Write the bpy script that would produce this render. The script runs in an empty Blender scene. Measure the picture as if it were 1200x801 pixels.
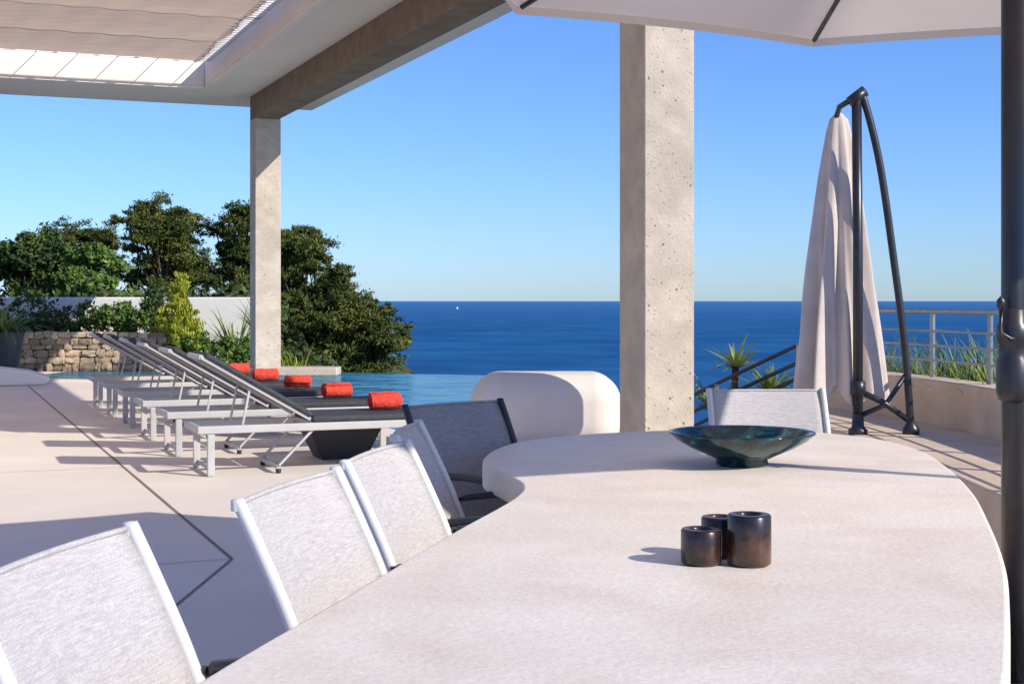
import bpy, math, random
import numpy as np
from mathutils import Vector, Matrix
random.seed(7); rng=np.random.default_rng(11)
scene=bpy.context.scene
COL=scene.collection
F=1667.0; CZ=1.32
D1=Vector((-0.38,0.925,0)).normalized(); D2=Vector((0.925,0.38,0)).normalized()
P0=Vector((-2.34,10.6,0))
def UV(u,v,z=0): 
    p=P0+D2*u+D1*v; return Vector((p.x,p.y,z))
ANG=math.atan2(D2.y,D2.x)

# ---------------- materials ----------------
def newmat(name):
    m=bpy.data.materials.new(name); m.use_nodes=True
    nt=m.node_tree; b=nt.nodes['Principled BSDF']; return m,nt,b
def mat(name,c1,c2=None,scale=4,rough=.7,bump=0,bscale=60,metal=0,spec=.5,detail=4,stretch=(1,1,1),island=0,lo=.35,hi=.65,coat=0,transl=0,c3=None,scale3=.6,speck=0):
    m,nt,b=newmat(name); N=nt.nodes; L=nt.links
    b.inputs['Roughness'].default_value=rough; b.inputs['Metallic'].default_value=metal
    b.inputs['Specular IOR Level'].default_value=spec; b.inputs['Coat Weight'].default_value=coat
    tc=N.new('ShaderNodeTexCoord'); mp=N.new('ShaderNodeMapping'); mp.inputs['Scale'].default_value=stretch
    L.new(tc.outputs['Object'],mp.inputs['Vector'])
    out=None
    if c2 is None: c2=tuple(x*.9 for x in c1)
    nz=N.new('ShaderNodeTexNoise'); nz.inputs['Scale'].default_value=scale; nz.inputs['Detail'].default_value=detail; nz.inputs['Roughness'].default_value=.6
    L.new(mp.outputs[0],nz.inputs['Vector'])
    cr=N.new('ShaderNodeValToRGB'); cr.color_ramp.elements[0].position=lo; cr.color_ramp.elements[1].position=hi
    cr.color_ramp.elements[0].color=(*c1,1); cr.color_ramp.elements[1].color=(*c2,1)
    L.new(nz.outputs['Fac'],cr.inputs[0]); out=cr.outputs[0]
    if c3:
        n3=N.new('ShaderNodeTexNoise'); n3.inputs['Scale'].default_value=scale3; n3.inputs['Detail'].default_value=5; n3.inputs['Distortion'].default_value=.6
        L.new(mp.outputs[0],n3.inputs['Vector'])
        r3=N.new('ShaderNodeValToRGB'); r3.color_ramp.elements[0].position=.42; r3.color_ramp.elements[1].position=.7
        L.new(n3.outputs['Fac'],r3.inputs[0])
        mx=N.new('ShaderNodeMixRGB'); L.new(r3.outputs[0],mx.inputs[0]); L.new(out,mx.inputs[1]); mx.inputs[2].default_value=(*c3,1); out=mx.outputs[0]
    if speck:
        n4=N.new('ShaderNodeTexNoise'); n4.inputs['Scale'].default_value=110; n4.inputs['Detail'].default_value=3; L.new(mp.outputs[0],n4.inputs['Vector'])
        mr=N.new('ShaderNodeMapRange'); mr.inputs['From Min'].default_value=.3; mr.inputs['From Max'].default_value=.7; mr.inputs['To Min'].default_value=1-speck; mr.inputs['To Max'].default_value=1+speck
        L.new(n4.outputs['Fac'],mr.inputs[0]); vm=N.new('ShaderNodeVectorMath'); vm.operation='SCALE'; L.new(out,vm.inputs[0]); L.new(mr.outputs[0],vm.inputs['Scale']); out=vm.outputs[0]
    if island:
        g=N.new('ShaderNodeNewGeometry'); mr=N.new('ShaderNodeMapRange'); mr.inputs['To Min'].default_value=1-island; mr.inputs['To Max'].default_value=1+island
        L.new(g.outputs['Random Per Island'],mr.inputs[0])
        vm=N.new('ShaderNodeVectorMath'); vm.operation='SCALE'; L.new(out,vm.inputs[0]); L.new(mr.outputs[0],vm.inputs['Scale']); out=vm.outputs[0]
    L.new(out,b.inputs['Base Color'])
    if bump:
        nb=N.new('ShaderNodeTexNoise'); nb.inputs['Scale'].default_value=bscale; nb.inputs['Detail'].default_value=3
        L.new(mp.outputs[0],nb.inputs['Vector'])
        bp=N.new('ShaderNodeBump'); bp.inputs['Strength'].default_value=bump; bp.inputs['Distance'].default_value=.02
        L.new(nb.outputs['Fac'],bp.inputs['Height']); L.new(bp.outputs[0],b.inputs['Normal'])
    if transl:
        t=N.new('ShaderNodeBsdfTranslucent'); L.new(out,t.inputs[0]); ms=N.new('ShaderNodeMixShader'); ms.inputs[0].default_value=transl
        L.new(b.outputs[0],ms.inputs[1]); L.new(t.outputs[0],ms.inputs[2]); L.new(ms.outputs[0],N['Material Output'].inputs[0])
    return m
def pitted(name,c1,c2,pitscale=14,c3=None):
    m=mat(name,c1,c2,scale=5,rough=.9,detail=8,c3=c3 or tuple(x*.72 for x in c1),scale3=2.2,spec=.2,speck=.1)
    nt=m.node_tree;N=nt.nodes;L=nt.links;b=N['Principled BSDF']
    tc=N.new('ShaderNodeTexCoord')
    n=N.new('ShaderNodeTexNoise'); n.inputs['Scale'].default_value=30; n.inputs['Detail'].default_value=3; L.new(tc.outputs['Object'],n.inputs['Vector'])
    masks=[]
    for sc_,mx_ in ((pitscale,.22),(pitscale*2.3,.26)):
        v=N.new('ShaderNodeTexVoronoi'); v.inputs['Scale'].default_value=sc_; L.new(tc.outputs['Object'],v.inputs['Vector'])
        sx=N.new('ShaderNodeSeparateColor'); L.new(v.outputs['Color'],sx.inputs[0])
        r=N.new('ShaderNodeMapRange'); L.new(sx.outputs[0],r.inputs[0]); r.inputs['From Min'].default_value=.35; r.inputs['From Max'].default_value=1; r.inputs['To Min'].default_value=0.0; r.inputs['To Max'].default_value=mx_
        ad=N.new('ShaderNodeMath'); ad.operation='MULTIPLY_ADD'; L.new(n.outputs['Fac'],ad.inputs[0]); ad.inputs[1].default_value=.34; L.new(v.outputs['Distance'],ad.inputs[2])
        sb=N.new('ShaderNodeMath'); sb.operation='SUBTRACT'; L.new(ad.outputs[0],sb.inputs[0]); L.new(r.outputs[0],sb.inputs[1])
        st=N.new('ShaderNodeMapRange'); L.new(sb.outputs[0],st.inputs[0]); st.inputs['From Min'].default_value=.08; st.inputs['From Max'].default_value=.17; masks.append(st)
    mn=N.new('ShaderNodeMath'); mn.operation='MINIMUM'; L.new(masks[0].outputs[0],mn.inputs[0]); L.new(masks[1].outputs[0],mn.inputs[1])
    src=b.inputs['Base Color'].links[0].from_socket
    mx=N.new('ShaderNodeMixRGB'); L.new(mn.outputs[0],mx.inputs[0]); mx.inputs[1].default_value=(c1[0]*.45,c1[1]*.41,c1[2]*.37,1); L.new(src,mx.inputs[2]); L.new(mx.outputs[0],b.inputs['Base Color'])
    bp=N.new('ShaderNodeBump'); bp.inputs['Strength'].default_value=.6; bp.inputs['Distance'].default_value=.015; L.new(mn.outputs[0],bp.inputs['Height'])
    nb=N.new('ShaderNodeTexNoise'); nb.inputs['Scale'].default_value=35; nb.inputs['Detail'].default_value=6; L.new(tc.outputs['Object'],nb.inputs['Vector'])
    b2=N.new('ShaderNodeBump'); b2.inputs['Strength'].default_value=.45; b2.inputs['Distance'].default_value=.012; L.new(nb.outputs['Fac'],b2.inputs['Height']); L.new(bp.outputs[0],b2.inputs['Normal'])
    L.new(b2.outputs[0],b.inputs['Normal'])
    return m
M={}
M['table']=mat('microcement_table',(.90,.79,.67),(.84,.73,.61),scale=2.6,rough=.5,bump=.1,bscale=70,detail=7,c3=(.79,.665,.54),scale3=3.2,speck=.07,spec=.3)
M['floor']=mat('terrace_cement',(.87,.775,.67),(.79,.69,.59),scale=.8,rough=.7,bump=.08,bscale=40,detail=7,c3=(.77,.665,.555),scale3=.35,spec=.25,speck=.05)
M['joint']=mat('joint',(.24,.20,.165),rough=.9)
M['colc']=pitted('concrete_column',(.62,.525,.415),(.52,.435,.34),16)
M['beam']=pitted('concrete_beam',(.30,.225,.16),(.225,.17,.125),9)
M['white']=mat('white_plaster',(.84,.80,.75),(.78,.74,.69),scale=2,rough=.8,bump=.1,bscale=20)
M['planter']=mat('planter_plaster',(.80,.72,.64),(.74,.66,.58),scale=2.5,rough=.85,bump=.15,bscale=20,speck=.04)
M['soffit']=mat('soffit_plaster',(.84,.76,.67),(.80,.72,.63),scale=1,rough=.85)
M['beige']=mat('parapet_plaster',(.76,.58,.42),(.64,.48,.345),scale=3,rough=.85,bump=.2,bscale=25,detail=7,speck=.06,spec=.25)
M['shade']=mat('shade_cloth',(.82,.60,.42),(.74,.53,.37),scale=1.5,rough=.9,stretch=(1,6,1),transl=.5)
M['canopy']=mat('parasol_cloth',(.90,.77,.64),(.87,.73,.60),scale=2,rough=.9,transl=.5,bump=.1,bscale=8)
M['closed']=mat('closed_parasol_cloth',(.76,.65,.57),(.66,.555,.485),scale=4,rough=.9,bump=.3,bscale=6,transl=.15)
M['alu']=mat('aluminium_powder',(.70,.675,.65),(.66,.635,.61),scale=3,rough=.4,spec=.5)
M['alu2']=mat('aluminium_lounger',(.52,.49,.46),(.46,.435,.41),scale=3,rough=.4,spec=.5)
M['black']=mat('black_metal',(.018,.019,.024),(.03,.03,.035),scale=5,rough=.35)
M['steel']=mat('steel',(.45,.44,.43),(.35,.345,.34),scale=8,rough=.35,metal=.8)
M['sling_dark']=mat('lounger_sling',(.03,.03,.036),(.05,.05,.057),scale=30,rough=.75)
M['towel']=mat('towel',(.80,.085,.045),(.62,.052,.03),scale=25,rough=.95,bump=.8,bscale=60)
M['pot']=mat('dark_pot',(.035,.037,.042),(.05,.05,.055),rough=.6)
M['candle']=mat('candle_holder_glaze',(.022,.012,.01),(.13,.055,.032),scale=14,rough=.25,spec=.6,detail=6,lo=.45,hi=.72)
M['bark']=mat('bark',(.13,.09,.06),(.06,.045,.03),scale=8,rough=.95,bump=.6,bscale=15)
M['pine']=mat('pine_needles',(.04,.062,.015),(.15,.16,.038),scale=1.0,rough=.85,island=.5,spec=.1,detail=3)
M['leafd']=mat('dark_leaves',(.035,.065,.018),(.10,.14,.032),scale=1.5,rough=.6,island=.45,spec=.25,detail=2)
M['leafg']=mat('green_leaves',(.07,.13,.022),(.14,.22,.04),scale=2,rough=.6,island=.4,spec=.3,detail=2)
M['leafy']=mat('golden_leaves',(.30,.34,.03),(.46,.48,.06),scale=3,rough=.6,island=.35,transl=.3,spec=.3,detail=2)
M['grass']=mat('blade_green',(.16,.22,.05),(.30,.34,.10),scale=3,rough=.5,island=.4,transl=.2,spec=.3,detail=2)
M['terrain']=mat('scrub_ground',(.10,.085,.05),(.05,.065,.025),scale=.6,rough=1,bump=.5,bscale=3,spec=.1)
M['stone']=mat('wall_stone',(.52,.38,.25),(.34,.26,.19),scale=4,rough=.95,island=.45,bump=.6,bscale=12)
M['mortar']=mat('wall_core',(.14,.11,.08),rough=1)
def sling(name,c1,c2):
    m,nt,b=newmat(name);N=nt.nodes;L=nt.links
    tc=N.new('ShaderNodeTexCoord'); outs=[]
    for st in ((420,420,30),(30,30,420)):
        mp=N.new('ShaderNodeMapping'); mp.inputs['Scale'].default_value=st; L.new(tc.outputs['Object'],mp.inputs[0])
        n=N.new('ShaderNodeTexNoise'); n.inputs['Scale'].default_value=.9; n.inputs['Detail'].default_value=1; L.new(mp.outputs[0],n.inputs['Vector']); outs.append(n.outputs['Fac'])
    a=N.new('ShaderNodeMath'); L.new(outs[0],a.inputs[0]); L.new(outs[1],a.inputs[1])
    r=N.new('ShaderNodeMapRange'); L.new(a.outputs[0],r.inputs[0]); r.inputs['From Min'].default_value=.75; r.inputs['From Max'].default_value=1.25
    mx=N.new('ShaderNodeMixRGB'); L.new(r.outputs[0],mx.inputs[0]); mx.inputs[1].default_value=(*c1,1); mx.inputs[2].default_value=(*c2,1); L.new(mx.outputs[0],b.inputs['Base Color'])
    b.inputs['Roughness'].default_value=.75
    t=N.new('ShaderNodeBsdfTranslucent'); L.new(mx.outputs[0],t.inputs[0]); ms=N.new('ShaderNodeMixShader'); ms.inputs[0].default_value=.15
    L.new(b.outputs[0],ms.inputs[1]); L.new(t.outputs[0],ms.inputs[2]); L.new(ms.outputs[0],N['Material Output'].inputs[0])
    return m
M['sling']=sling('chair_sling',(.46,.425,.42),(.64,.60,.585))
M['sling2']=sling('chair_sling_dark',(.26,.245,.25),(.40,.38,.385))
def water(name,deep,deep2,fac,rough,scales,strength,nscale,gc=(.8,.9,1,1),far_haze=None):
    m,nt,b=newmat(name);N=nt.nodes;L=nt.links; N.remove(b)
    tc=N.new('ShaderNodeTexCoord')
    n=N.new('ShaderNodeTexNoise'); n.inputs['Scale'].default_value=nscale; n.inputs['Detail'].default_value=6; 
    mp=N.new('ShaderNodeMapping'); L.new(tc.outputs['Object'],mp.inputs[0]); L.new(mp.outputs[0],n.inputs['Vector'])
    cr=N.new('ShaderNodeValToRGB'); cr.color_ramp.elements[0].position=.35;cr.color_ramp.elements[1].position=.65
    cr.color_ramp.elements[0].color=(*deep,1);cr.color_ramp.elements[1].color=(*deep2,1); L.new(n.outputs['Fac'],cr.inputs[0]); col=cr.outputs[0]
    if far_haze:  # horizon haze painted into the water colour, paler with distance from the origin
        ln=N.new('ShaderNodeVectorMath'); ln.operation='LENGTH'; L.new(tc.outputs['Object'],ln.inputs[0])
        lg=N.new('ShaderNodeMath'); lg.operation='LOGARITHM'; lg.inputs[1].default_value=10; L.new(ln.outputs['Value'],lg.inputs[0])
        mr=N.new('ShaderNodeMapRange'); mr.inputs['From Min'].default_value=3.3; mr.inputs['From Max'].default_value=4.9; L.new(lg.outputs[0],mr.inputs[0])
        mx=N.new('ShaderNodeMixRGB'); L.new(mr.outputs[0],mx.inputs[0]); L.new(col,mx.inputs[1]); mx.inputs[2].default_value=(*far_haze,1); col=mx.outputs[0]
    d=N.new('ShaderNodeBsdfDiffuse'); L.new(col,d.inputs[0])
    g=N.new('ShaderNodeBsdfGlossy'); g.inputs['Roughness'].default_value=rough; g.inputs[0].default_value=gc
    prev=None
    for s in scales:
        nb=N.new('ShaderNodeTexNoise'); nb.inputs['Scale'].default_value=s; nb.inputs['Detail'].default_value=3; L.new(tc.outputs['Object'],nb.inputs['Vector'])
        bp=N.new('ShaderNodeBump'); bp.inputs['Strength'].default_value=strength; bp.inputs['Distance'].default_value=.5/s; L.new(nb.outputs['Fac'],bp.inputs['Height'])
        if prev: L.new(prev,bp.inputs['Normal'])
        prev=bp.outputs[0]
    L.new(prev,g.inputs['Normal'])
    ms=N.new('ShaderNodeMixShader'); ms.inputs[0].default_value=fac; L.new(d.outputs[0],ms.inputs[1]); L.new(g.outputs[0],ms.inputs[2])
    L.new(ms.outputs[0],N['Material Output'].inputs[0]); return m
M['sea']=water('sea_water',(.002,.072,.20),(.012,.12,.28),.10,.35,(.05,.4),.5,.012,far_haze=(.06,.21,.42))
M['poolw']=water('pool_water',(.02,.14,.22),(.04,.21,.29),.40,.04,(1.2,5),.15,.8)
m,nt,b=newmat('bowl_glaze'); N=nt.nodes;L=nt.links
tc=N.new('ShaderNodeTexCoord'); w=N.new('ShaderNodeTexNoise'); w.inputs['Scale'].default_value=9; w.inputs['Detail'].default_value=5; w.inputs['Distortion'].default_value=2
L.new(tc.outputs['Object'],w.inputs['Vector']); cr=N.new('ShaderNodeValToRGB'); e=cr.color_ramp.elements
e[0].position=.42;e[0].color=(.003,.012,.018,1); e[1].position=.64;e[1].color=(.01,.07,.08,1); x=cr.color_ramp.elements.new(.78); x.color=(.08,.25,.26,1)
L.new(w.outputs['Fac'],cr.inputs[0]); L.new(cr.outputs[0],b.inputs['Base Color']); b.inputs['Roughness'].default_value=.12; M['bowl']=m

# ---------------- geometry helpers ----------------
def link(o,parent=None):
    COL.objects.link(o)
    if parent: o.parent=parent
    return o
def empty(name,loc=(0,0,0),rotz=0):
    o=bpy.data.objects.new(name,None); o.location=loc; o.rotation_euler=(0,0,rotz); o.empty_display_size=.2; return link(o)
def mesh(name,v,f,mt,parent=None,smooth=False,bevel=0,seg=3):
    me=bpy.data.meshes.new(name); me.from_pydata([tuple(p) for p in v],[],f); me.update()
    import bmesh
    bm=bmesh.new(); bm.from_mesh(me); bmesh.ops.recalc_face_normals(bm,faces=bm.faces); bm.to_mesh(me); bm.free()
    me.materials.append(mt)
    if smooth: me.polygons.foreach_set('use_smooth',[True]*len(me.polygons))
    o=bpy.data.objects.new(name,me); link(o,parent)
    if bevel:
        b=o.modifiers.new('Bevel','BEVEL'); b.width=bevel; b.segments=seg; b.limit_method='ANGLE'
        me.polygons.foreach_set('use_smooth',[True]*len(me.polygons))
        wn=o.modifiers.new('WN','WEIGHTED_NORMAL'); wn.keep_sharp=False
    return o
def box(name,c,s,mt,parent=None,bevel=0,rot=None,seg=3):
    v=[Vector((sx*s[0]/2,sy*s[1]/2,sz*s[2]/2)) for sx in(-1,1) for sy in(-1,1) for sz in(-1,1)]
    if rot is not None: v=[rot@p for p in v]
    v=[p+Vector(c) for p in v]
    f=[(0,1,3,2),(4,6,7,5),(0,4,5,1),(2,3,7,6),(0,2,6,4),(1,5,7,3)]
    return mesh(name,v,f,mt,parent,bevel=bevel,seg=seg)
def catmull(pts,n=8,closed=False):
    P=[Vector(p) for p in pts]; out=[]; N_=len(P)
    rngi=range(N_) if closed else range(N_-1)
    for i in rngi:
        if closed: a,b,c,d=P[(i-1)%N_],P[i],P[(i+1)%N_],P[(i+2)%N_]
        else: a,b,c,d=P[max(i-1,0)],P[i],P[i+1],P[min(i+2,N_-1)]
        for k in range(n):
            t=k/n; out.append(.5*((2*b)+(c-a)*t+(2*a-5*b+4*c-d)*t*t+(3*b-a-3*c+d)*t**3))
    if not closed: out.append(P[-1])
    return out
def tube(name,pts,r,mt,parent=None,n=10,flat=None):
    pts=[Vector(p) for p in pts]; rs=r if isinstance(r,(list,tuple)) else [r]*len(pts)
    V=[];Fc=[]
    up=Vector((0,0,1))
    for i,p in enumerate(pts):
        t=(pts[min(i+1,len(pts)-1)]-pts[max(i-1,0)]).normalized()
        a=t.cross(up)
        if a.length<.05: a=t.cross(Vector((0,1,0)))
        a.normalize(); b=a.cross(t).normalized()
        for k in range(n):
            th=2*math.pi*k/n
            V.append(p+a*math.cos(th)*rs[i]*(flat or 1)+b*math.sin(th)*rs[i])
    for i in range(len(pts)-1):
        for k in range(n):
            Fc.append((i*n+k,i*n+(k+1)%n,(i+1)*n+(k+1)%n,(i+1)*n+k))
    Fc.append(tuple(range(n))); Fc.append(tuple((len(pts)-1)*n+k for k in range(n)))
    return mesh(name,V,Fc,mt,parent,smooth=True)
def bar(name,a,b,w,h,mt,parent=None,bevel=.004):
    a=Vector(a);b=Vector(b); t=(b-a); L_=t.length; t.normalize()
    up=Vector((0,0,1)); s=t.cross(up)
    if s.length<.05: s=Vector((1,0,0))
    s.normalize(); u=s.cross(t)
    R=Matrix((t,s,u)).transposed()
    return box(name,(a+b)/2,(L_,w,h),mt,parent,bevel=bevel,rot=R,seg=2)
def lathe(name,prof,mt,parent=None,n=48,c=(0,0,0)):
    V=[];Fc=[]
    for (r,z) in prof:
        for k in range(n):
            t=2*math.pi*k/n; V.append((c[0]+r*math.cos(t),c[1]+r*math.sin(t),c[2]+z))
    for i in range(len(prof)-1):
        for k in range(n): Fc.append((i*n+k,i*n+(k+1)%n,(i+1)*n+(k+1)%n,(i+1)*n+k))
    return mesh(name,V,Fc,mt,parent,smooth=True)
def prism(name,poly,z0,z1,mt,parent=None,bevel=0,seg=3):
    n=len(poly); V=[(p[0],p[1],z0) for p in poly]+[(p[0],p[1],z1) for p in poly]
    Fc=[tuple(range(n))[::-1],tuple(range(n,2*n))]+[(i,(i+1)%n,n+(i+1)%n,n+i) for i in range(n)]
    return mesh(name,V,Fc,mt,parent,bevel=bevel,seg=seg)

# ---------------- terrain, sea ----------------
SEA=-40
def edge_x(y):
    return float(np.interp(y,[-40,6,12,14,24,27,30,60,100],[5,5,4.3,2.6,1.0,-3.5,-4.6,-7,-9]))
def hgt(x,y):
    base=-1.5 if y<26.8 else (.6 if x<-6.2 else -.6)
    d=max(0,x-edge_x(y))+max(0,y-70)
    z=base-d*.62-.02*d*d*.1
    z+=.15*math.sin(x*1.3+y*.7)*min(1,d)+.25*math.sin(x*.31-y*.43)*min(1,d)
    return max(z,-46)
xs=np.concatenate([np.arange(-150,-30,6),np.arange(-30,40,1.0),np.arange(40,130,5)])
ys=np.concatenate([np.arange(-60,0,5),np.arange(0,70,1.0),np.arange(70,180,5)])
V=[(x,y,hgt(x,y)) for y in ys for x in xs]; nx=len(xs)
Fc=[(j*nx+i,j*nx+i+1,(j+1)*nx+i+1,(j+1)*nx+i) for j in range(len(ys)-1) for i in range(nx-1)]
mesh('hillside_ground',V,Fc,M['terrain'],smooth=True)
R_=90000
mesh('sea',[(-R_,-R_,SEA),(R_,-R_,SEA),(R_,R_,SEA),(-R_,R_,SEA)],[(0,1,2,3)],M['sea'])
sb=empty('sailing_boat',(-265,6900,SEA),.4); sb.scale=(.36,.36,.36)
prof=[(-14,0),(-12,3),(13,3),(17,3.6),(14,0)]
Vv=[];n=len(prof)
for y,s in((-3,1),(3,1)): Vv+=[(px,y*(1 if pz>1 else .4),pz) for px,pz in prof]
mesh('hull',Vv,[tuple(range(n)),tuple(range(n,2*n))[::-1]]+[(i,(i+1)%n,n+(i+1)%n,n+i) for i in range(n)],M['white'],sb)
tube('mast',[(0,0,3),(0,0,34)],.4,M['alu'],sb)
mesh('sail',[(-.6,0,5),(-12,0.3,5),(-.6,0,33),(1,0,32),(14,-.3,5)],[(0,1,2),(3,4,0)],M['white'],sb)

# ---------------- terrace ----------------
terr=[(-30,-6),(3.75,-6),(3.75,8),(3.6,10.2),(3.3,12),(2.8,12.9),(1.7,13.5),(1.15,14.6),(.3,24.6),(-3.1,25.9),(-9,26.55),(-30,26.55)]
prism('terrace_floor',terr,-1.4,0,M['floor'])
pool=[UV(2.45,2.0),(.5,13.9,0),(1.13,14.5,0),(.29,24.57,0),(-3.1,25.87,0),(-8.2,26.45,0),(-8.4,23.6,0),UV(2.45,12.1)]
prism('pool_water',[(p[0],p[1]) for p in pool],-.02,.012,M['poolw'])
cp=empty('pool_coping')
a=UV(2.3,1.85);b=UV(2.3,12.1)
bar('coping_side',(a.x,a.y,.012),(b.x,b.y,.012),.3,.04,M['floor'],cp)
bar('coping_back',(-8.4,23.5,.012),(b.x+.1,b.y,.012),.25,.04,M['floor'],cp)
box('column_plinth',(-3.9,25.1,.08),(1.7,.6,.14),M['colc'],cp,bevel=.02)
jt=empty('floor_joints')
def joint(a,b,w=.022):
    a=Vector((a[0],a[1],0));b=Vector((b[0],b[1],0));t=(b-a).normalized();s=Vector((-t.y,t.x,0))*w/2
    mesh('joint_line',[(p.x,p.y,.004) for p in(a-s,b-s,b+s,a+s)],[(0,1,2,3)],M['joint'],jt)
def PF(px,py): Y=F*CZ/(py-352); return ((px-600)/F*Y,Y)
J=PF(272,655)
joint(J,(J[0]-.411*17,J[1]+17),.018); joint(J,(-1.55,2.0),.014)
joint((J[0],J[1]),(J[0]-6,J[1]-2.46),.008)
for k in (4.0,8.5,13):
    q=(J[0]-.411*k,J[1]+k); joint(q,(q[0]-9,q[1]-3.7),.009)

# ---------------- pergola roof ----------------
roof=empty('pergola_roof')
def uvbox(name,u0,u1,v0,v1,z0,z1,mt,parent,bevel=0):
    poly=[UV(u0,v0),UV(u1,v0),UV(u1,v1),UV(u0,v1)]
    return prism(name,[(p.x,p.y) for p in poly],z0,z1,mt,parent,bevel)
ZS=4.92;ZT=5.34
UO0,UO1,VO0,VO1=-9,2.43,1.5,13.3
uvbox('soffit_right',UO1,4.88,-2,15.7,ZS,ZT,M['soffit'],roof,.015)
uvbox('soffit_far',-13,UO1,VO1,15.7,ZS,ZT,M['soffit'],roof,.015)
uvbox('soffit_near',-13,UO1,-2,VO0,ZS,ZT,M['soffit'],roof,.015)
uvbox('soffit_left',-13,UO0,VO0,VO1,ZS,ZT,M['soffit'],roof)
uvbox('opening_trim',UO1+.0,UO1+.12,-1.9,VO1+.12,ZS-.06,ZS,M['soffit'],roof,.01)
uvbox('opening_trim_far',-12.9,UO1,VO1,VO1+.12,ZS-.06,ZS,M['soffit'],roof,.01)
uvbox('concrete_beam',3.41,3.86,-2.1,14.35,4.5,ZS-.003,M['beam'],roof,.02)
sc=empty('shade_cloth')
ZC=5.235
nu,nv=240,90;V=[];Fc=[]
u0,u1,v0,v1=UO0+.05,UO1-.2,VO0,VO1-.5
for i in range(nu+1):
    for j in range(nv+1):
        u=u0+(u1-u0)*i/nu; v=v0+(v1-v0)*j/nv
        sc_e=.07*abs(math.sin(u*5)) if j==nv else 0
        if i==nu: u-=.07*abs(math.sin(v*7))
        sag=-.06*abs(math.sin(math.pi*(v1-v)/1.9))*(1 if v<v1-.05 else 0)+.006*math.sin(u*11+v*2)
        V.append(UV(u,v-sc_e,ZC+sag))
for i in range(nu):
    for j in range(nv): a=i*(nv+1)+j; Fc.append((a,a+1,a+nv+2,a+nv+1))
mesh('cloth',V,Fc,M['shade'],sc,smooth=True)
v=v1
while v>v0:
    tube('cable',[UV(u0,v,ZC+.02),UV(UO1+.0,v,ZC+.02)],.01,M['steel'],sc,n=6); v-=1.9
for i in range(80):
    v=v1-i*.15; 
    tube('tie',[UV(u1-.06,v,ZC+.01),UV(UO1+.0,v,ZC+.02)],.02,M['white'],sc,n=5)
for i in range(16):
    u=u1-i*.628; tube('tie',[UV(u,v1-.06,ZC+.01),UV(u,VO1+.0,ZC+.03)],.007,M['white'],sc,n=5)
tube('edge_rope',[UV(u0,v1+.01,ZC),UV(u1,v1+.01,ZC)],.014,M['white'],sc,n=6)
def column(u,v):
    p=UV(u,v); e=empty('concrete_column',(p.x,p.y,0),ANG)
    box('shaft',(0,0,2.25),(.45,.45,4.494),M['colc'],e,bevel=.012)
column(3.63,14.1); column(3.63,-.42)

# ---------------- loungers ----------------
def lounger(k):
    p=UV(0,1.47*k); e=empty('sun_lounger',(p.x,p.y,0),ANG+random.uniform(-.01,.01))
    W=.68;Ln=2.0;H=.34; A=M['alu2']
    for y in(.03,W-.03): box('side_rail',(Ln/2,y,H+.01),(Ln,.035,.06),A,e,bevel=.008)
    for x in(.02,Ln-.02): box('end_rail',(x,W/2,H+.01),(.035,W-.1,.055),A,e,bevel=.008)
    for x in(.1,Ln-.1):
        for y in(.03,W-.03): box('leg',(x,y,(H-.02)/2),(.055,.035,H-.025),A,e,bevel=.008)
    for x in(.12,Ln-.12): box('leg_brace',(x,W/2,.05),(.03,W-.1,.03),A,e)
    box('seat_sling',(1.43,W/2,H+.065),(1.1,W-.06,.055),M['sling_dark'],e,bevel=.02)
    ang=math.radians(31+random.uniform(-1,1))
    hx,hz=.88,H+.06; L_=.98
    tx,tz=hx-L_*math.cos(ang),hz+L_*math.sin(ang)
    for y in(.075,W-.075): bar('back_rail',(hx,y,hz),(tx,y,tz),.03,.028,A,e)
    bar('back_top',(tx,.07,tz),(tx,W-.07,tz),.03,.035,A,e)
    R=Matrix.Rotation(ang,3,'Y')
    nrm=Vector((math.sin(ang),0,math.cos(ang)))
    c=Vector(((hx+tx)/2,W/2,(hz+tz)/2))+nrm*.032
    box('back_sling',c,(L_-.03,W-.08,.045),M['sling_dark'],e,bevel=.018,rot=R)
    for y in(.1,W-.1): bar('prop',(.35,y,.36),((hx+tx)/2-.05,y,(hz+tz)/2),.018,.018,A,e)
    for y in(.05,W-.05): bar('strut',(.62,y,.06),(.9,y,H),.03,.02,A,e)
    box('lower_bar',(.62,W/2,.05),(.03,W-.1,.03),A,e)
    for y in (.06,W-.06):
        lathe('foot_cap',[(.001,0),(.02,0),(.022,.03),(.001,.03)],M['black'],e,n=12,c=(.62,y,.003))
for k in range(6): lounger(k)
def towel(k):
    p=UV(1.565,1.47*k+.36,.34+.09+.078); e=empty('rolled_towel',p,ANG+random.uniform(-.2,.2))
    V=[];Fc=[];n=90;turns=3.2
    Rr=.08; L_=.29+.02*math.sin(k*3)
    ring=[]
    for i in range(n+1):
        t=i/n; th=t*turns*2*math.pi+k; r=.012+(Rr-.012)*t**.8*(1+.06*math.sin(th*2+k))
        ring.append((r*math.cos(th),r*math.sin(th)*.92))
    for x in(-L_/2,-L_/2+.012,-.05,0,.05,L_/2-.012,L_/2):
        q=.93 if abs(x)>L_/2-.001 else 1+.05*math.sin(x*40+k)
        V+=[(x+(.022*(j/n) if x<0 else -.022*(j/n)),a*q,b_*q) for j,(a,b_) in enumerate(ring)]
    for s in range(6):
        for i in range(n): a=s*(n+1)+i; Fc.append((a,a+1,a+n+2,a+n+1))
    o=mesh('roll',V,Fc,M['towel'],e,smooth=True); sm=o.modifiers.new('S','SOLIDIFY'); sm.thickness=.013
    sm.offset=-1
for k in range(5): towel(k)
st=UV(1.35,.95); e=empty('low_side_table',(st.x,st.y,0),ANG)
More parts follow.
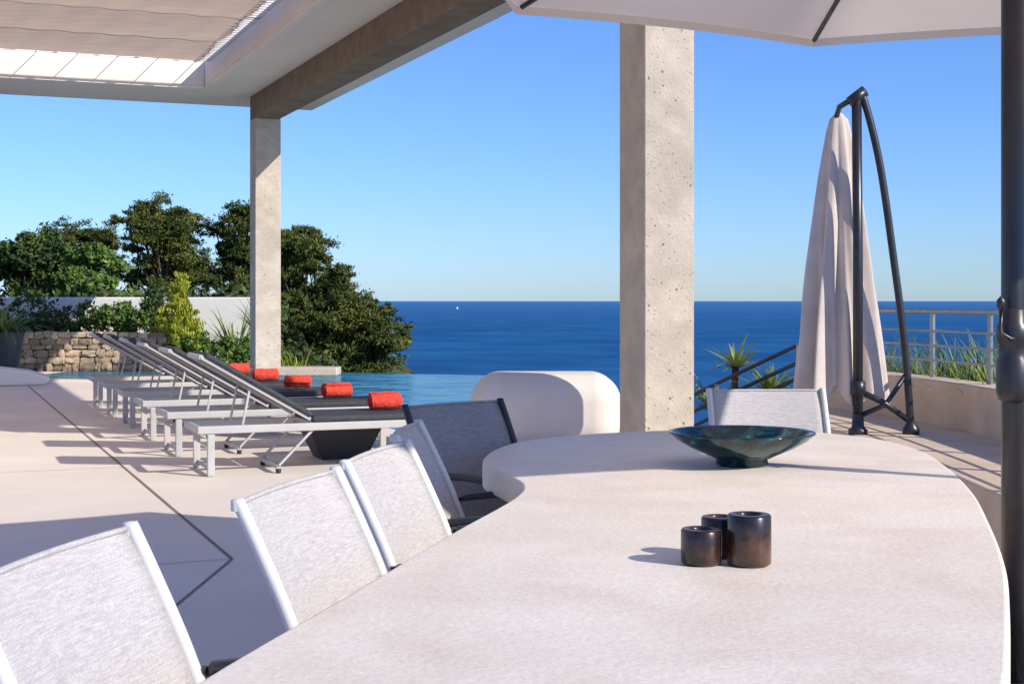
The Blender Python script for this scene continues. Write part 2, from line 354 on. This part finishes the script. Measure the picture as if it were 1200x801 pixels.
V=[(x*.5*w,y*.5*w2,z) for (w,w2,z) in((.38,.3,0),(.62,.42,.26),(.66,.44,.27),(.66,.44,.30)) for x,y in((-1,-1),(1,-1),(1,1),(-1,1))]
Fc=[(0,1,2,3),(12,13,14,15)]+[(4*i+k,4*i+(k+1)%4,4*i+4+(k+1)%4,4*i+4+k) for i in range(3) for k in range(4)]
mesh('tapered_body',V,Fc,M['pot'],e,bevel=.008)

# ---------------- table ----------------
tt=empty('dining_table')
out=[(-.476,2.115),(-.31,2.81),(-.15,3.5),(.0,4.1),(.03,4.42),(-.03,4.72),(-.105,5.05),(-.06,5.5),(.08,5.85),(.38,6.12),(.83,6.29),(1.25,6.22),(1.50,5.9),(1.56,5.45),(1.50,4.9),(1.38,4.26),(1.235,3.68),(1.09,3.15),(.955,2.73),(.735,2.11),(.5,1.55),(.1,1.3),(-.35,1.4),(-.52,1.7)]
P=catmull([(a,b,0) for a,b in out],6,True)
prism('table_top',[(p.x,p.y) for p in P],.655,.75,M['table'],tt,bevel=.012)
for c in((.3,2.4),(.75,5.2)):
    pl=[(c[0]+.28*math.cos(t)*1.1,c[1]+.38*math.sin(t)) for t in np.linspace(0,2*math.pi,32,endpoint=False)]
    prism('pedestal',pl,0,.652,M['table'],tt)
b=empty('ceramic_bowl',(.795,4.92,.752))
prof=[(.001,.012),(.075,.006),(.082,0),(.09,.004),(.088,.022),(.12,.036),(.18,.062),(.225,.088),(.247,.108),(.252,.112),(.25,.116),(.24,.112),(.21,.092),(.16,.066),(.10,.044),(.05,.036),(.001,.034)]
lathe('bowl_body',prof,M['bowl'],b,n=64)
ch=empty('candle_holders',(.45,3.08,.752))
def holder(x,y,r,h):
    lathe('holder',[(.001,0),(r-.004,0),(r,.004),(r*1.01,h*.5),(r,h-.004),(r-.003,h),(r*.62,h),(r*.58,h-.004),(r*.55,h-.04),(.001,h-.042)],M['candle'],ch,n=40,c=(x,y,0))
holder(.062,-.01,.047,.108); holder(-.040,.0,.044,.075); holder(.012,.09,.04,.088)

# ---------------- chairs ----------------
def chair(tl,tr,dark=False,ztop=.91,name='dining_chair'):
    a=Vector((tl[0],tl[1],0));b_=Vector((tr[0],tr[1],0)); 
    side=(b_-a); W=side.length; side.normalize()
    face=Vector((-side.y,side.x,0))
    mid=(a+b_)/2+face*.20
    fr=M['black'] if dark else M['alu']; sl=M['sling2'] if dark else M['sling']
    e=empty(name,(mid.x,mid.y,0),math.atan2(-face.x,face.y))
    w=W/2
    for sx in(-1,1):
        x=sx*(w-.014)
        back=catmull([(x,.03,.40),(x,-.02,.50),(x,-.09,.68),(x,-.155,.82),(x,-.20,ztop)],5)
        tube('back_tube',back,.014,fr,e,n=10,flat=1.0)
        lathe('cap',[(.001,.005),(.012,.003),(.0142,0),(.014,-.02)],fr,e,n=12,c=(x,-.20,ztop))
        tube('seat_tube',[(x,.03,.40),(x,.25,.415),(x,.47,.43)],.014,fr,e)
        ax=sx*(w+.012)
        arm=catmull([(ax,-.05,.645),(ax,.03,.655),(ax,.2,.665),(ax,.38,.65),(ax,.44,.62)],4)
        tube('armrest',arm,.013,M['black'],e,flat=1.9)
        bar('arm_mount',(ax,-.06,.64),(x,-.07,.64),.02,.02,M['black'],e)
        tube('front_leg',catmull([(ax,.43,.635),(ax,.45,.45),(ax,.47,.0)],4),.014,fr,e)
        tube('rear_leg',catmull([(x,.08,.41),(x,-.06,.25),(x,-.16,.0)],4),.014,fr,e)
    tube('cross_bar',[(-w+.014,.03,.395),(w-.014,.03,.395)],.012,fr,e)
    tube('cross_bar_front',[(-w+.014,.45,.41),(w-.014,.45,.41)],.012,fr,e)
    bp=catmull([(0,.0,.44),(0,-.02,.50),(0,-.09,.68),(0,-.155,.82),(0,-.202,ztop-.008)],5)
    V=[];Fc=[];nn=12
    for p in bp:
        for i in range(nn+1):
            t=i/nn*2-1; V.append((t*(w-.018),p.y-.022*(1-t*t),p.z))
    for j in range(len(bp)-1):
        for i in range(nn): q=j*(nn+1)+i; Fc.append((q,q+1,q+nn+2,q+nn+1))
    o=mesh('back_sling',V,Fc,sl,e,smooth=True); s=o.modifiers.new('S','SOLIDIFY'); s.thickness=.004
    tube('top_hem',[(t*(w-.02),-.202-.022*(1-t*t),ztop-.008) for t in np.linspace(-1,1,13)],.006,sl,e,n=8)
    V=[];Fc=[]
    for j in range(8):
        y=.02+.44*j/7
        for i in range(nn+1):
            t=i/nn*2-1; V.append((t*(w-.02),y,.405+.02*j/7-.02*(1-t*t)))
    for j in range(7):
        for i in range(nn): q=j*(nn+1)+i; Fc.append((q,q+1,q+nn+2,q+nn+1))
    o=mesh('seat_sling',V,Fc,sl,e,smooth=True); s=o.modifiers.new('S','SOLIDIFY'); s.thickness=.004
chair((-.70,2.63),(-.80,2.05))
chair((-.43,3.50),(-.565,2.90))
chair((-.31,4.20),(-.43,3.62))
chair((-.32,4.87),(-.36,4.32))
chair((-.04,5.93),(-.43,5.55),dark=True)
chair((1.46,6.62),(.90,6.6))

# ---------------- open parasol ----------------
op=empty('open_parasol',(1.585,4.50,0))
Rc=2.02; zr=2.515; za=3.15
n_s=8; sub=8; rings=10; V=[(0,0,za)];Fc=[]
ang0=math.radians(96)
cols=n_s*sub
def canopy_pt(k,j):
    s=k//sub; t=(k%sub)/sub
    a0=ang0+s*math.pi/4;a1=a0+math.pi/4
    A=Vector((math.cos(a0),math.sin(a0),0))*Rc;B=Vector((math.cos(a1),math.sin(a1),0))*Rc
    p=A.lerp(B,t); w=4*t*(1-t); r=j/rings
    p=p*r*(1-.035*w*r)
    z=za+(zr-za)*r*(.82+.18*r)-.035*w*math.sin(math.pi*r)
    return (p.x,p.y,z)
for j in range(1,rings+1):
    for k in range(cols): V.append(canopy_pt(k,j))
for k in range(cols): Fc.append((0,1+k,1+(k+1)%cols))
for j in range(rings-1):
    for k in range(cols): Fc.append((1+j*cols+k,1+j*cols+(k+1)%cols,1+(j+1)*cols+(k+1)%cols,1+(j+1)*cols+k))
mesh('canopy',V,Fc,M['canopy'],op,smooth=True)
rim=[Vector(canopy_pt(k,rings)) for k in range(cols)]; rim.append(rim[0])
V=[];Fc=[]
for p in rim: V+=[p+Vector((0,0,.004)),p*1.0-Vector((0,0,.035))]
for i in range(len(rim)-1): Fc.append((2*i,2*i+1,2*i+3,2*i+2))
mesh('hem',V,Fc,M['canopy'],op,smooth=True)
for s in range(8):
    a=ang0+s*math.pi/4; d=Vector((math.cos(a),math.sin(a),0))
    pts=[d*(Rc*r)+Vector((0,0,za+(zr-za)*r*(.82+.18*r)-.022)) for r in (.03,.3,.6,.85,.985)]
    tube('rib',pts,.011,M['black'],op,n=8)
    tube('stretcher',[d*.05+Vector((0,0,2.45)),d*(Rc*.5)+Vector((0,0,za+(zr-za)*.5*.91-.03))],.009,M['black'],op,n=8)
tube('pole',[(0,0,0.0),(0,0,1.25),(0,0,3.15)],.036,M['black'],op,n=24)
lathe('collar',[(.036,1.00),(.046,1.005),(.052,1.03),(.052,1.13),(.046,1.14),(.046,1.18),(.052,1.19),(.052,1.24),(.044,1.25),(.042,1.29),(.036,1.295)],M['black'],op,n=28)
tube('crank',[(0,-.03,1.2),(-.03,-.06,1.2),(-.055,-.05,1.22),(-.055,-.05,1.30)],.008,M['black'],op)
lathe('crank_knob',[(.001,1.29),(.012,1.295),(.014,1.32),(.001,1.335)],M['black'],op,n=12,c=(-.055,-.05,0))
lathe('hub',[(.036,2.40),(.06,2.41),(.06,2.48),(.036,2.49)],M['black'],op,n=20)
lathe('base',[(.001,0),(.32,0),(.33,.02),(.32,.06),(.06,.09),(.05,.12),(.037,.12)],M['black'],op)

# ---------------- closed cantilever parasol ----------------
cpx=empty('closed_parasol',(2.335,9.6,.42)); cpx.scale=(.93,.93,.98)
V=[];Fc=[];nr=44;na=220
prof=[(2.24,.02),(2.2,.06),(2.1,.085),(1.8,.14),(1.4,.195),(1.0,.25),(.7,.29),(.45,.325),(.33,.345)]
zs=np.linspace(2.24,.33,nr)
pz=[p[0] for p in prof][::-1];pr=[p[1] for p in prof][::-1]
for i,z in enumerate(zs):
    r=float(np.interp(z,pz,pr))*1.06; q=i/(nr-1)
    for k in range(na):
        t=2*math.pi*k/na
        pleat=.5+.5*math.sin(8*t+.6*math.sin(3*z)); p2=.5+.5*math.sin(19*t+2+z*.8)
        rr=r*(1-.46*q**.5*(1-pleat)-.18*p2*q)
        zz=z-.14*q**4*pleat
        V.append((-.08+rr*math.cos(t)*1.1,.26+rr*math.sin(t)*.75,zz))
for i in range(nr-1):
    for k in range(na): Fc.append((i*na+k,i*na+(k+1)%na,(i+1)*na+(k+1)%na,(i+1)*na+k))
mesh('folded_canopy',V,Fc,M['closed'],cpx,smooth=True)
tube('mast',[(0,0,0),(0,0,1.2),(-.01,0,2.33)],.036,M['black'],cpx,n=16)
tube('curved_arm',catmull([(-.01,0,2.36),(.05,0,2.28),(.16,0,1.85),(.26,0,1.2),(.34,-.0,.6),(.385,0,.03)],8),.028,M['black'],cpx,n=12)
tube('top_joint',[(-.06,0,2.28),(.05,0,2.36)],.042,M['black'],cpx)
tube('hanger',[(-.05,0,2.30),(-.1,.15,2.27),(-.1,.26,2.2)],.02,M['black'],cpx)
tube('runner_strut',[(.0,0,.30),(.18,0,.22),(.36,0,.10)],.022,M['black'],cpx)
tube('lower_strut',[(.0,0,.12),(.2,0,.2),(.34,0,.40)],.018,M['black'],cpx)
lathe('foot',[(.001,.0),(.07,.0),(.07,.03),(.045,.05),(.04,.14)],M['black'],cpx,n=20)
lathe('foot_arm',[(.001,0),(.06,0),(.06,.04),(.03,.08)],M['black'],cpx,n=20,c=(.385,0,0))
lathe('brake',[(.03,.26),(.055,.27),(.055,.36),(.03,.37)],M['black'],cpx,n=20)

# ---------------- curved parapet + bench + rail ----------------
cur=catmull([(2.55,12.15,0),(2.88,11.3,0),(3.08,10.2,0),(3.16,9.0,0),(3.15,7.6,0),(3.1,5.5,0),(3.1,2,0),(3.1,-5,0)],8)
def offs(c,d):
    o=[]
    for i,p in enumerate(c):
        t=(c[min(i+1,len(c)-1)]-c[max(i-1,0)]).normalized(); nrm=Vector((-t.y,t.x,0))
        o.append(p+nrm*d)
    return o
outer=offs(cur,.28)
prism('curved_parapet',[(p.x,p.y) for p in cur]+[(p.x,p.y) for p in outer][::-1],.0,.74,M['beige'],None,bevel=.02)
inn=offs(cur,-.86); c2=offs(cur,-.004)
prism('curved_bench',[(p.x,p.y) for p in c2]+[(p.x,p.y) for p in inn][::-1],.002,.42,M['beige'],None,bevel=.025)
rl=empty('terrace_railing')
rc=offs(cur,.2)
for z in(1.24,1.09,.98,.87):
    tube('rail',[(p.x,p.y,z) for p in rc],.021 if z>1.2 else .010,M['steel'],rl,n=10)
acc=0;nextd=.55
for i in range(len(rc)-1):
    seg=(rc[i+1]-rc[i]).length
    while acc+seg>nextd:
        p=rc[i].lerp(rc[i+1],(nextd-acc)/seg); t=(rc[i+1]-rc[i]).normalized()
        R=Matrix((t,Vector((-t.y,t.x,0)),Vector((0,0,1)))).transposed()
        box('post',(p.x,p.y,.97),(.055,.02,.52),M['steel'],rl,bevel=.003,rot=R); nextd+=.95
    acc+=seg
sr=empty('stair_handrail')
for dz in(0,-.16,-.30):
    tube('rail',[(2.62,12.9,.93+dz),(1.9,13.6,.50+dz),(1.2,14.4,.05+dz)],.018,M['black'],sr,n=8)
for p in((2.6,12.92,.93),(1.95,13.55,.53)):
    box('post',(p[0],p[1],p[2]-.6),(.04,.03,1.2),M['steel'],sr)
box('rounded_planter',(.30,12.75,.34),(1.33,.85,.68),M['planter'],None,bevel=.26,seg=10)

# ---------------- foliage ----------------
def leaf_mesh(name,blobs,mt,parent=None,clumps=26,per=45,size=.13,clr=.28,aspect=.45,up=.0,fill=.75,flat=.7):
    C=[]
    for (cx,cy,cz,rx,ry,rz) in blobs:
        d=rng.normal(size=(clumps,3)); d/=np.linalg.norm(d,axis=1)[:,None]
        rad=rng.uniform(fill,1.12,size=(clumps,1))
        c=np.array([cx,cy,cz])+d*rad*np.array([rx,ry,rz])
        cr=clr*(rx+rz)/2*rng.uniform(.6,1.3,size=(clumps,1))
        pts=c[:,None,:]+rng.normal(size=(clumps,per,3))*.5*cr[:,None,:]*np.array([1,1,flat])
        C.append(pts.reshape(-1,3))
    C=np.concatenate(C); n=len(C)
    a=rng.normal(size=(n,3)); a[:,2]+=up; a/=np.linalg.norm(a,axis=1)[:,None]
    b=rng.normal(size=(n,3)); b-=a*(a*b).sum(1)[:,None]; b/=np.linalg.norm(b,axis=1)[:,None]
    s=size*rng.uniform(.6,1.35,size=(n,1))
    v=np.stack([C-a*s*.5,C+b*s*aspect*.5,C+a*s*.5,C-b*s*aspect*.5],1).reshape(-1,3)
    me=bpy.data.meshes.new(name); me.vertices.add(4*n); me.vertices.foreach_set('co',v.ravel())
    me.loops.add(4*n); me.loops.foreach_set('vertex_index',np.arange(4*n,dtype=np.int32))
    me.polygons.add(n); me.polygons.foreach_set('loop_start',np.arange(0,4*n,4,dtype=np.int32)); me.polygons.foreach_set('loop_total',np.full(n,4,dtype=np.int32))
    me.update(); me.validate(); me.materials.append(mt)
    o=bpy.data.objects.new(name,me); return link(o,parent)
def tree(name,base,blobs,mt,tr=.22,**kw):
    e=empty(name)
    b0=Vector(base)
    cen=Vector((sum(q[0] for q in blobs)/len(blobs),sum(q[1] for q in blobs)/len(blobs),min(q[2] for q in blobs)))
    tube('trunk',catmull([b0,b0.lerp(cen,.5)+Vector((.2,0,0)),cen],5),[tr*(1-.5*i/10) for i in range(11)],M['bark'],e,n=10)
    for q in blobs:
        c=Vector(q[:3]); m_=cen.lerp(c,.5)+Vector((0,0,-.2)); 
        tube('limb',catmull([cen,m_,c+Vector((0,0,q[5]*.4))],4),[tr*.3*(1-.85*i/8) for i in range(9)],M['bark'],e,n=6)
    leaf_mesh('crown',blobs,mt,e,**kw)
    return e
def scatter_blobs(cx,cy,cz,RX,RY,RZ,n,r,fl=.5):
    bl=[]
    for i in range(n):
        while 1:
            d=rng.uniform(-1,1,3)
            if .1<(d**2).sum()<1.15: break
        rr=r*rng.uniform(.55,1.3)
        bl.append((cx+d[0]*RX,cy+d[1]*RY,cz+d[2]*RZ,rr,rr,rr*fl))
    return bl
pk=dict(clumps=18,per=62,size=.12,clr=.40,aspect=.32,up=.5,fill=.4,flat=.55)
tree('pine_tree',(-6.2,42,-1.5),scatter_blobs(-6.1,42,2.3,1.25,1.0,1.0,24,.56)+scatter_blobs(-5.4,41.6,.7,1.7,1.2,1.2,34,.62)+scatter_blobs(-4.1,41.5,.2,.95,1.0,1.0,18,.52),M['pine'],**pk)
tree('pine_tree',(-4.0,41,-3),scatter_blobs(-3.6,40.6,-.7,.9,1.0,1.0,18,.5)+scatter_blobs(-5.3,40.5,-1.2,1.6,1.0,.8,18,.62),M['pine'],**pk)
tree('pine_tree',(-11.3,46,.6),scatter_blobs(-11.4,46,3.5,1.2,1.0,1.0,27,.55)+scatter_blobs(-11.2,46,2.1,1.5,1.0,.9,20,.62),M['pine'],**pk)
tree('pine_tree',(-9.0,46.5,.6),scatter_blobs(-8.9,46.5,3.35,.95,1.0,.9,22,.55)+scatter_blobs(-8.9,46,1.9,1.5,1.0,.9,20,.62),M['pine'],**pk)
tree('pine_tree',(-7.4,48,.0),scatter_blobs(-7.6,48,2.7,1.1,1.0,1.1,22,.58)+scatter_blobs(-7.4,48,1.0,1.3,1.0,.9,14,.62),M['pine'],**pk)
tree('pine_tree',(-14.0,48,.6),scatter_blobs(-14.2,48,2.9,1.5,1.2,1.0,20,.62),M['pine'],**pk)
dk=dict(clumps=22,per=42,size=.13,clr=.42,aspect=.5,fill=.5)
tree('olive_tree',(-11.9,35,.6),scatter_blobs(-12.0,35,2.1,1.1,.8,.8,18,.48,.7)+scatter_blobs(-12.3,35,1.2,1.5,1,.6,10,.5,.7),M['leafd'],tr=.12,**dk)
tree('carob_tree',(-10.2,34,.6),scatter_blobs(-10.2,34,1.9,.7,.7,.8,16,.38,.7)+scatter_blobs(-10.2,34,1.2,.9,.8,.5,8,.42,.7),M['leafg'],tr=.12,**dk)
tree('olive_tree',(-15,34,.6),scatter_blobs(-14.6,34,2.0,1.5,1.0,1.0,14,.55,.7),M['leafd'],tr=.12,**dk)
sk=dict(clumps=30,per=45,size=.08,clr=.35,aspect=.55,fill=.6)
def shrub(name,blobs,mt,**k):
    kk=dict(sk);kk.update(k); return leaf_mesh(name,blobs,mt,None,**kk)
shrub('round_shrub',[(-8.3,28.2,.98,.42,.4,.3),(-7.85,28.2,.95,.4,.4,.32),(-7.55,28.1,.9,.3,.3,.25)],M['leafg'])
shrub('round_shrub',[(-9.3,28.4,.95,.5,.4,.3),(-8.8,28.0,.9,.45,.4,.22),(-9.9,28.5,1.1,.5,.4,.4)],M['leafd'])
shrub('trailing_shrub',[(-5.9,27.1,.35,.4,.3,.35),(-5.4,27,.25,.4,.3,.3),(-6.3,27.0,.3,.35,.3,.4),(-5.0,27.2,.3,.3,.3,.35)],M['leafg'])
shrub('wall_shrub',[(-7.2,28.6,1.15,.3,.3,.45),(-6.9,28.3,.9,.3,.3,.4)],M['leafd'])
gc=empty('golden_conifer')
bl=[]
for i in range(50):
    h=rng.uniform(0,1); rr=.62*(1-h)**.75*rng.uniform(.3,1); t=rng.uniform(0,6.28)
    bl.append((-6.35+rr*math.cos(t),27.2+rr*math.sin(t),.15+1.4*h+rng.uniform(0,.15),.11,.11,.28))
leaf_mesh('crown',bl,M['leafy'],gc,clumps=12,per=36,size=.08,clr=.28,aspect=.4,up=2.0,fill=.3)
tube('trunk',[(-6.35,27.2,-.6),(-6.35,27.2,1.4)],[.05,.01],M['bark'],gc)
def blades(name,c,n,L_,w,mt,spread=.9,area=.05,arch=.5,parent=None):
    V=[];Fc=[]
    for i in range(n):
        t=random.uniform(0,2*math.pi); el=random.uniform(.25,1)**.7*spread; l=L_*random.uniform(.65,1.1)
        b=Vector((c[0]+random.gauss(0,area),c[1]+random.gauss(0,area),c[2])); d=Vector((math.cos(t),math.sin(t),0)); s=Vector((-d.y,d.x,0))
        k=len(V); NS=5
        for j in range(NS+1):
            q=j/NS; a=el*(1+arch*q*q); a=min(a,2.2)
            p=b+d*l*q*math.sin(a)+Vector((0,0,1))*l*q*math.cos(a)
            ww=w*(1-q**2.2)*(.6+.4*min(1,q*4))+.001
            V+=[p-s*ww/2,p+s*ww/2]
        for j in range(NS): Fc.append((k+2*j,k+2*j+1,k+2*j+3,k+2*j+2))
    me=bpy.data.meshes.new(name); me.from_pydata([tuple(p) for p in V],[],Fc); me.materials.append(mt)
    return link(bpy.data.objects.new(name,me),parent)
yp=empty('potted_yucca')
lathe('pot',[(.001,0),(.2,0),(.24,.1),(.34,.7),(.36,.78),(.33,.78),(.30,.70),(.001,.70)],M['pot'],yp,c=(-9.0,25.2,0))
blades('yucca_leaves',(-9.0,25.2,.7),90,.95,.05,M['grass'],spread=1.2,parent=yp)
blades('agave_plant',(-5.35,27.6,-.1),60,1.5,.06,M['grass'],spread=.7)
blades('agave_plant',(-5.0,28.6,.3),50,1.3,.05,M['grass'],spread=.6)
blades('agave_plant',(-4.1,26.9,-.3),50,.9,.04,M['leafy'],spread=.7)
def yucca(x,y,z,h,L_):
    e=empty('yucca_plant')
    tube('stem',[(x,y,z),(x+.03,y,z+h)],[.05,.035],M['bark'],e,n=8)
    blades('leaves',(x+.03,y,z+h),55,L_,.045,M['grass'],spread=1.5,arch=.15,area=.015,parent=e)
yucca(2.50,13.9,-.9,1.3,.5); yucca(2.20,14.2,-.9,1.55,.42); yucca(2.85,13.7,-.9,1.25,.45); yucca(2.0,14.4,-.9,1.1,.5)
gb=empty('ornamental_grass')
for i in range(36):
    p=offs(cur,.7+random.uniform(-.15,.7))[min(len(cur)-1,int(i*.85))]
    if i%3: blades('tuft',(p.x,p.y,.25),70,.85,.018,random.choice([M['grass'],M['grass'],M['leafg']]),spread=.6,area=.15,parent=gb)
    else: blades('tuft',(p.x,p.y,.35),40,.65,.04,M['grass'],spread=1.2,arch=.15,area=.02,parent=gb)
bl=[]
for i in range(60):
    x=random.uniform(3.8,9);y=random.uniform(4,22); bl.append((x,y,min(hgt(x,y)+.3,-.1),.7,.7,.5))
leaf_mesh('hillside_scrub',bl,M['leafd'],None,clumps=12,per=26,size=.16,clr=.5)
bl=[]
for i in range(80):
    x=random.uniform(-13,-5);y=random.uniform(31,60); bl.append((x,y,hgt(x,y)+.35,1,1,.5))
leaf_mesh('undergrowth',bl,M['leafd'],None,clumps=12,per=26,size=.2,clr=.5)

# ---------------- walls at the back ----------------
box('white_garden_wall',(-8.4,30,.5),(6.2,.25,1.78),M['white'],None,bevel=.03)
sw=empty('dry_stone_wall')
x0,x1=-30,-6.55
box('core',((x0+x1)/2,26.95,.2),(x1-x0-.1,.4,1.0),M['mortar'],sw)
V=[];Fc=[]
def stone(cx,cy,cz,sx,sy,sz):
    n=3
    idx={}
    for i in range(n+1):
        for j in range(n+1):
            for l in range(n+1):
                if 0<i<n and 0<j<n and 0<l<n: continue
                p=np.array([i/n*2-1,j/n*2-1,l/n*2-1]); q=p*(1-.10*(np.abs(p).sum()-1)**2/3)+rng.normal(size=3)*.07
                idx[(i,j,l)]=len(V); V.append((cx+q[0]*sx/2,cy+q[1]*sy/2,cz+q[2]*sz/2))
    for a in range(n):
        for b in range(n):
            for s in(0,n):
                Fc.append((idx[(s,a,b)],idx[(s,a+1,b)],idx[(s,a+1,b+1)],idx[(s,a,b+1)]))
                Fc.append((idx[(a,s,b)],idx[(a+1,s,b)],idx[(a+1,s,b+1)],idx[(a,s,b+1)]))
                Fc.append((idx[(a,b,s)],idx[(a+1,b,s)],idx[(a+1,b+1,s)],idx[(a,b+1,s)]))
z=0.0
for row,h in enumerate((.15,.11,.14,.10,.12,.11)):
    x=-14+random.uniform(0,.1)
    while x<x1:
        w=random.uniform(.10,.34); stone(x+w/2,26.76+random.uniform(-.04,.03),z+h/2+random.uniform(-.015,.015),w*.97,.25,h*random.uniform(.85,1.2)); x+=w
    z+=h
mesh('stones',V,Fc,M['stone'],sw,smooth=False)
ls=empty('white_lounge_seat',(-8.1,22.2,0),.35)
pr=[(-.9,0),(.75,0),(.85,.12),(.55,.22),(.1,.28),(-.3,.45),(-.7,.75),(-.9,.75)]
V=[(x,-.4,z) for x,z in pr]+[(x,.4,z) for x,z in pr]; n=len(pr)
mesh('body',V,[tuple(range(n)),tuple(range(n,2*n))[::-1]]+[(i,(i+1)%n,n+(i+1)%n,n+i) for i in range(n)],M['white'],ls,bevel=.05)

# ---------------- light, sky, camera ----------------
EL=math.radians(30); hz=Vector((.84,-.55,0)).normalized()
S=Vector((hz.x*math.cos(EL),hz.y*math.cos(EL),math.sin(EL)))
sd=bpy.data.lights.new('sun','SUN'); sd.energy=5; sd.angle=math.radians(.5); sd.color=(1,.95,.85)
so=bpy.data.objects.new('sun',sd); so.rotation_euler=S.to_track_quat('Z','Y').to_euler(); link(so)
w=bpy.data.worlds.new('World'); scene.world=w; w.use_nodes=True; nt=w.node_tree
sk_=nt.nodes.new('ShaderNodeTexSky'); sk_.sky_type='NISHITA'; sk_.sun_disc=False; sk_.sun_elevation=EL; sk_.sun_rotation=math.atan2(hz.x,hz.y)
sk_.air_density=1.0; sk_.dust_density=.2; sk_.ozone_density=2.4; sk_.altitude=50
tint=nt.nodes.new('ShaderNodeMixRGB'); tint.blend_type='MULTIPLY'; tint.inputs[0].default_value=1; tint.inputs[2].default_value=(.50,.72,1.20,1)
nt.links.new(sk_.outputs[0],tint.inputs[1])
bg=nt.nodes['Background']; bg.inputs[1].default_value=.15; nt.links.new(tint.outputs[0],bg.inputs[0])
cd=bpy.data.cameras.new('camera'); cd.lens=50; cd.sensor_width=36; cd.shift_y=-48.5/1200; cd.clip_end=200000; cd.clip_start=.05
co=bpy.data.objects.new('camera',cd); co.location=(0,0,CZ); co.rotation_euler=(math.radians(90),0,0); link(co); scene.camera=co
scene.view_settings.view_transform='Standard'; scene.view_settings.look='None'; scene.view_settings.exposure=0
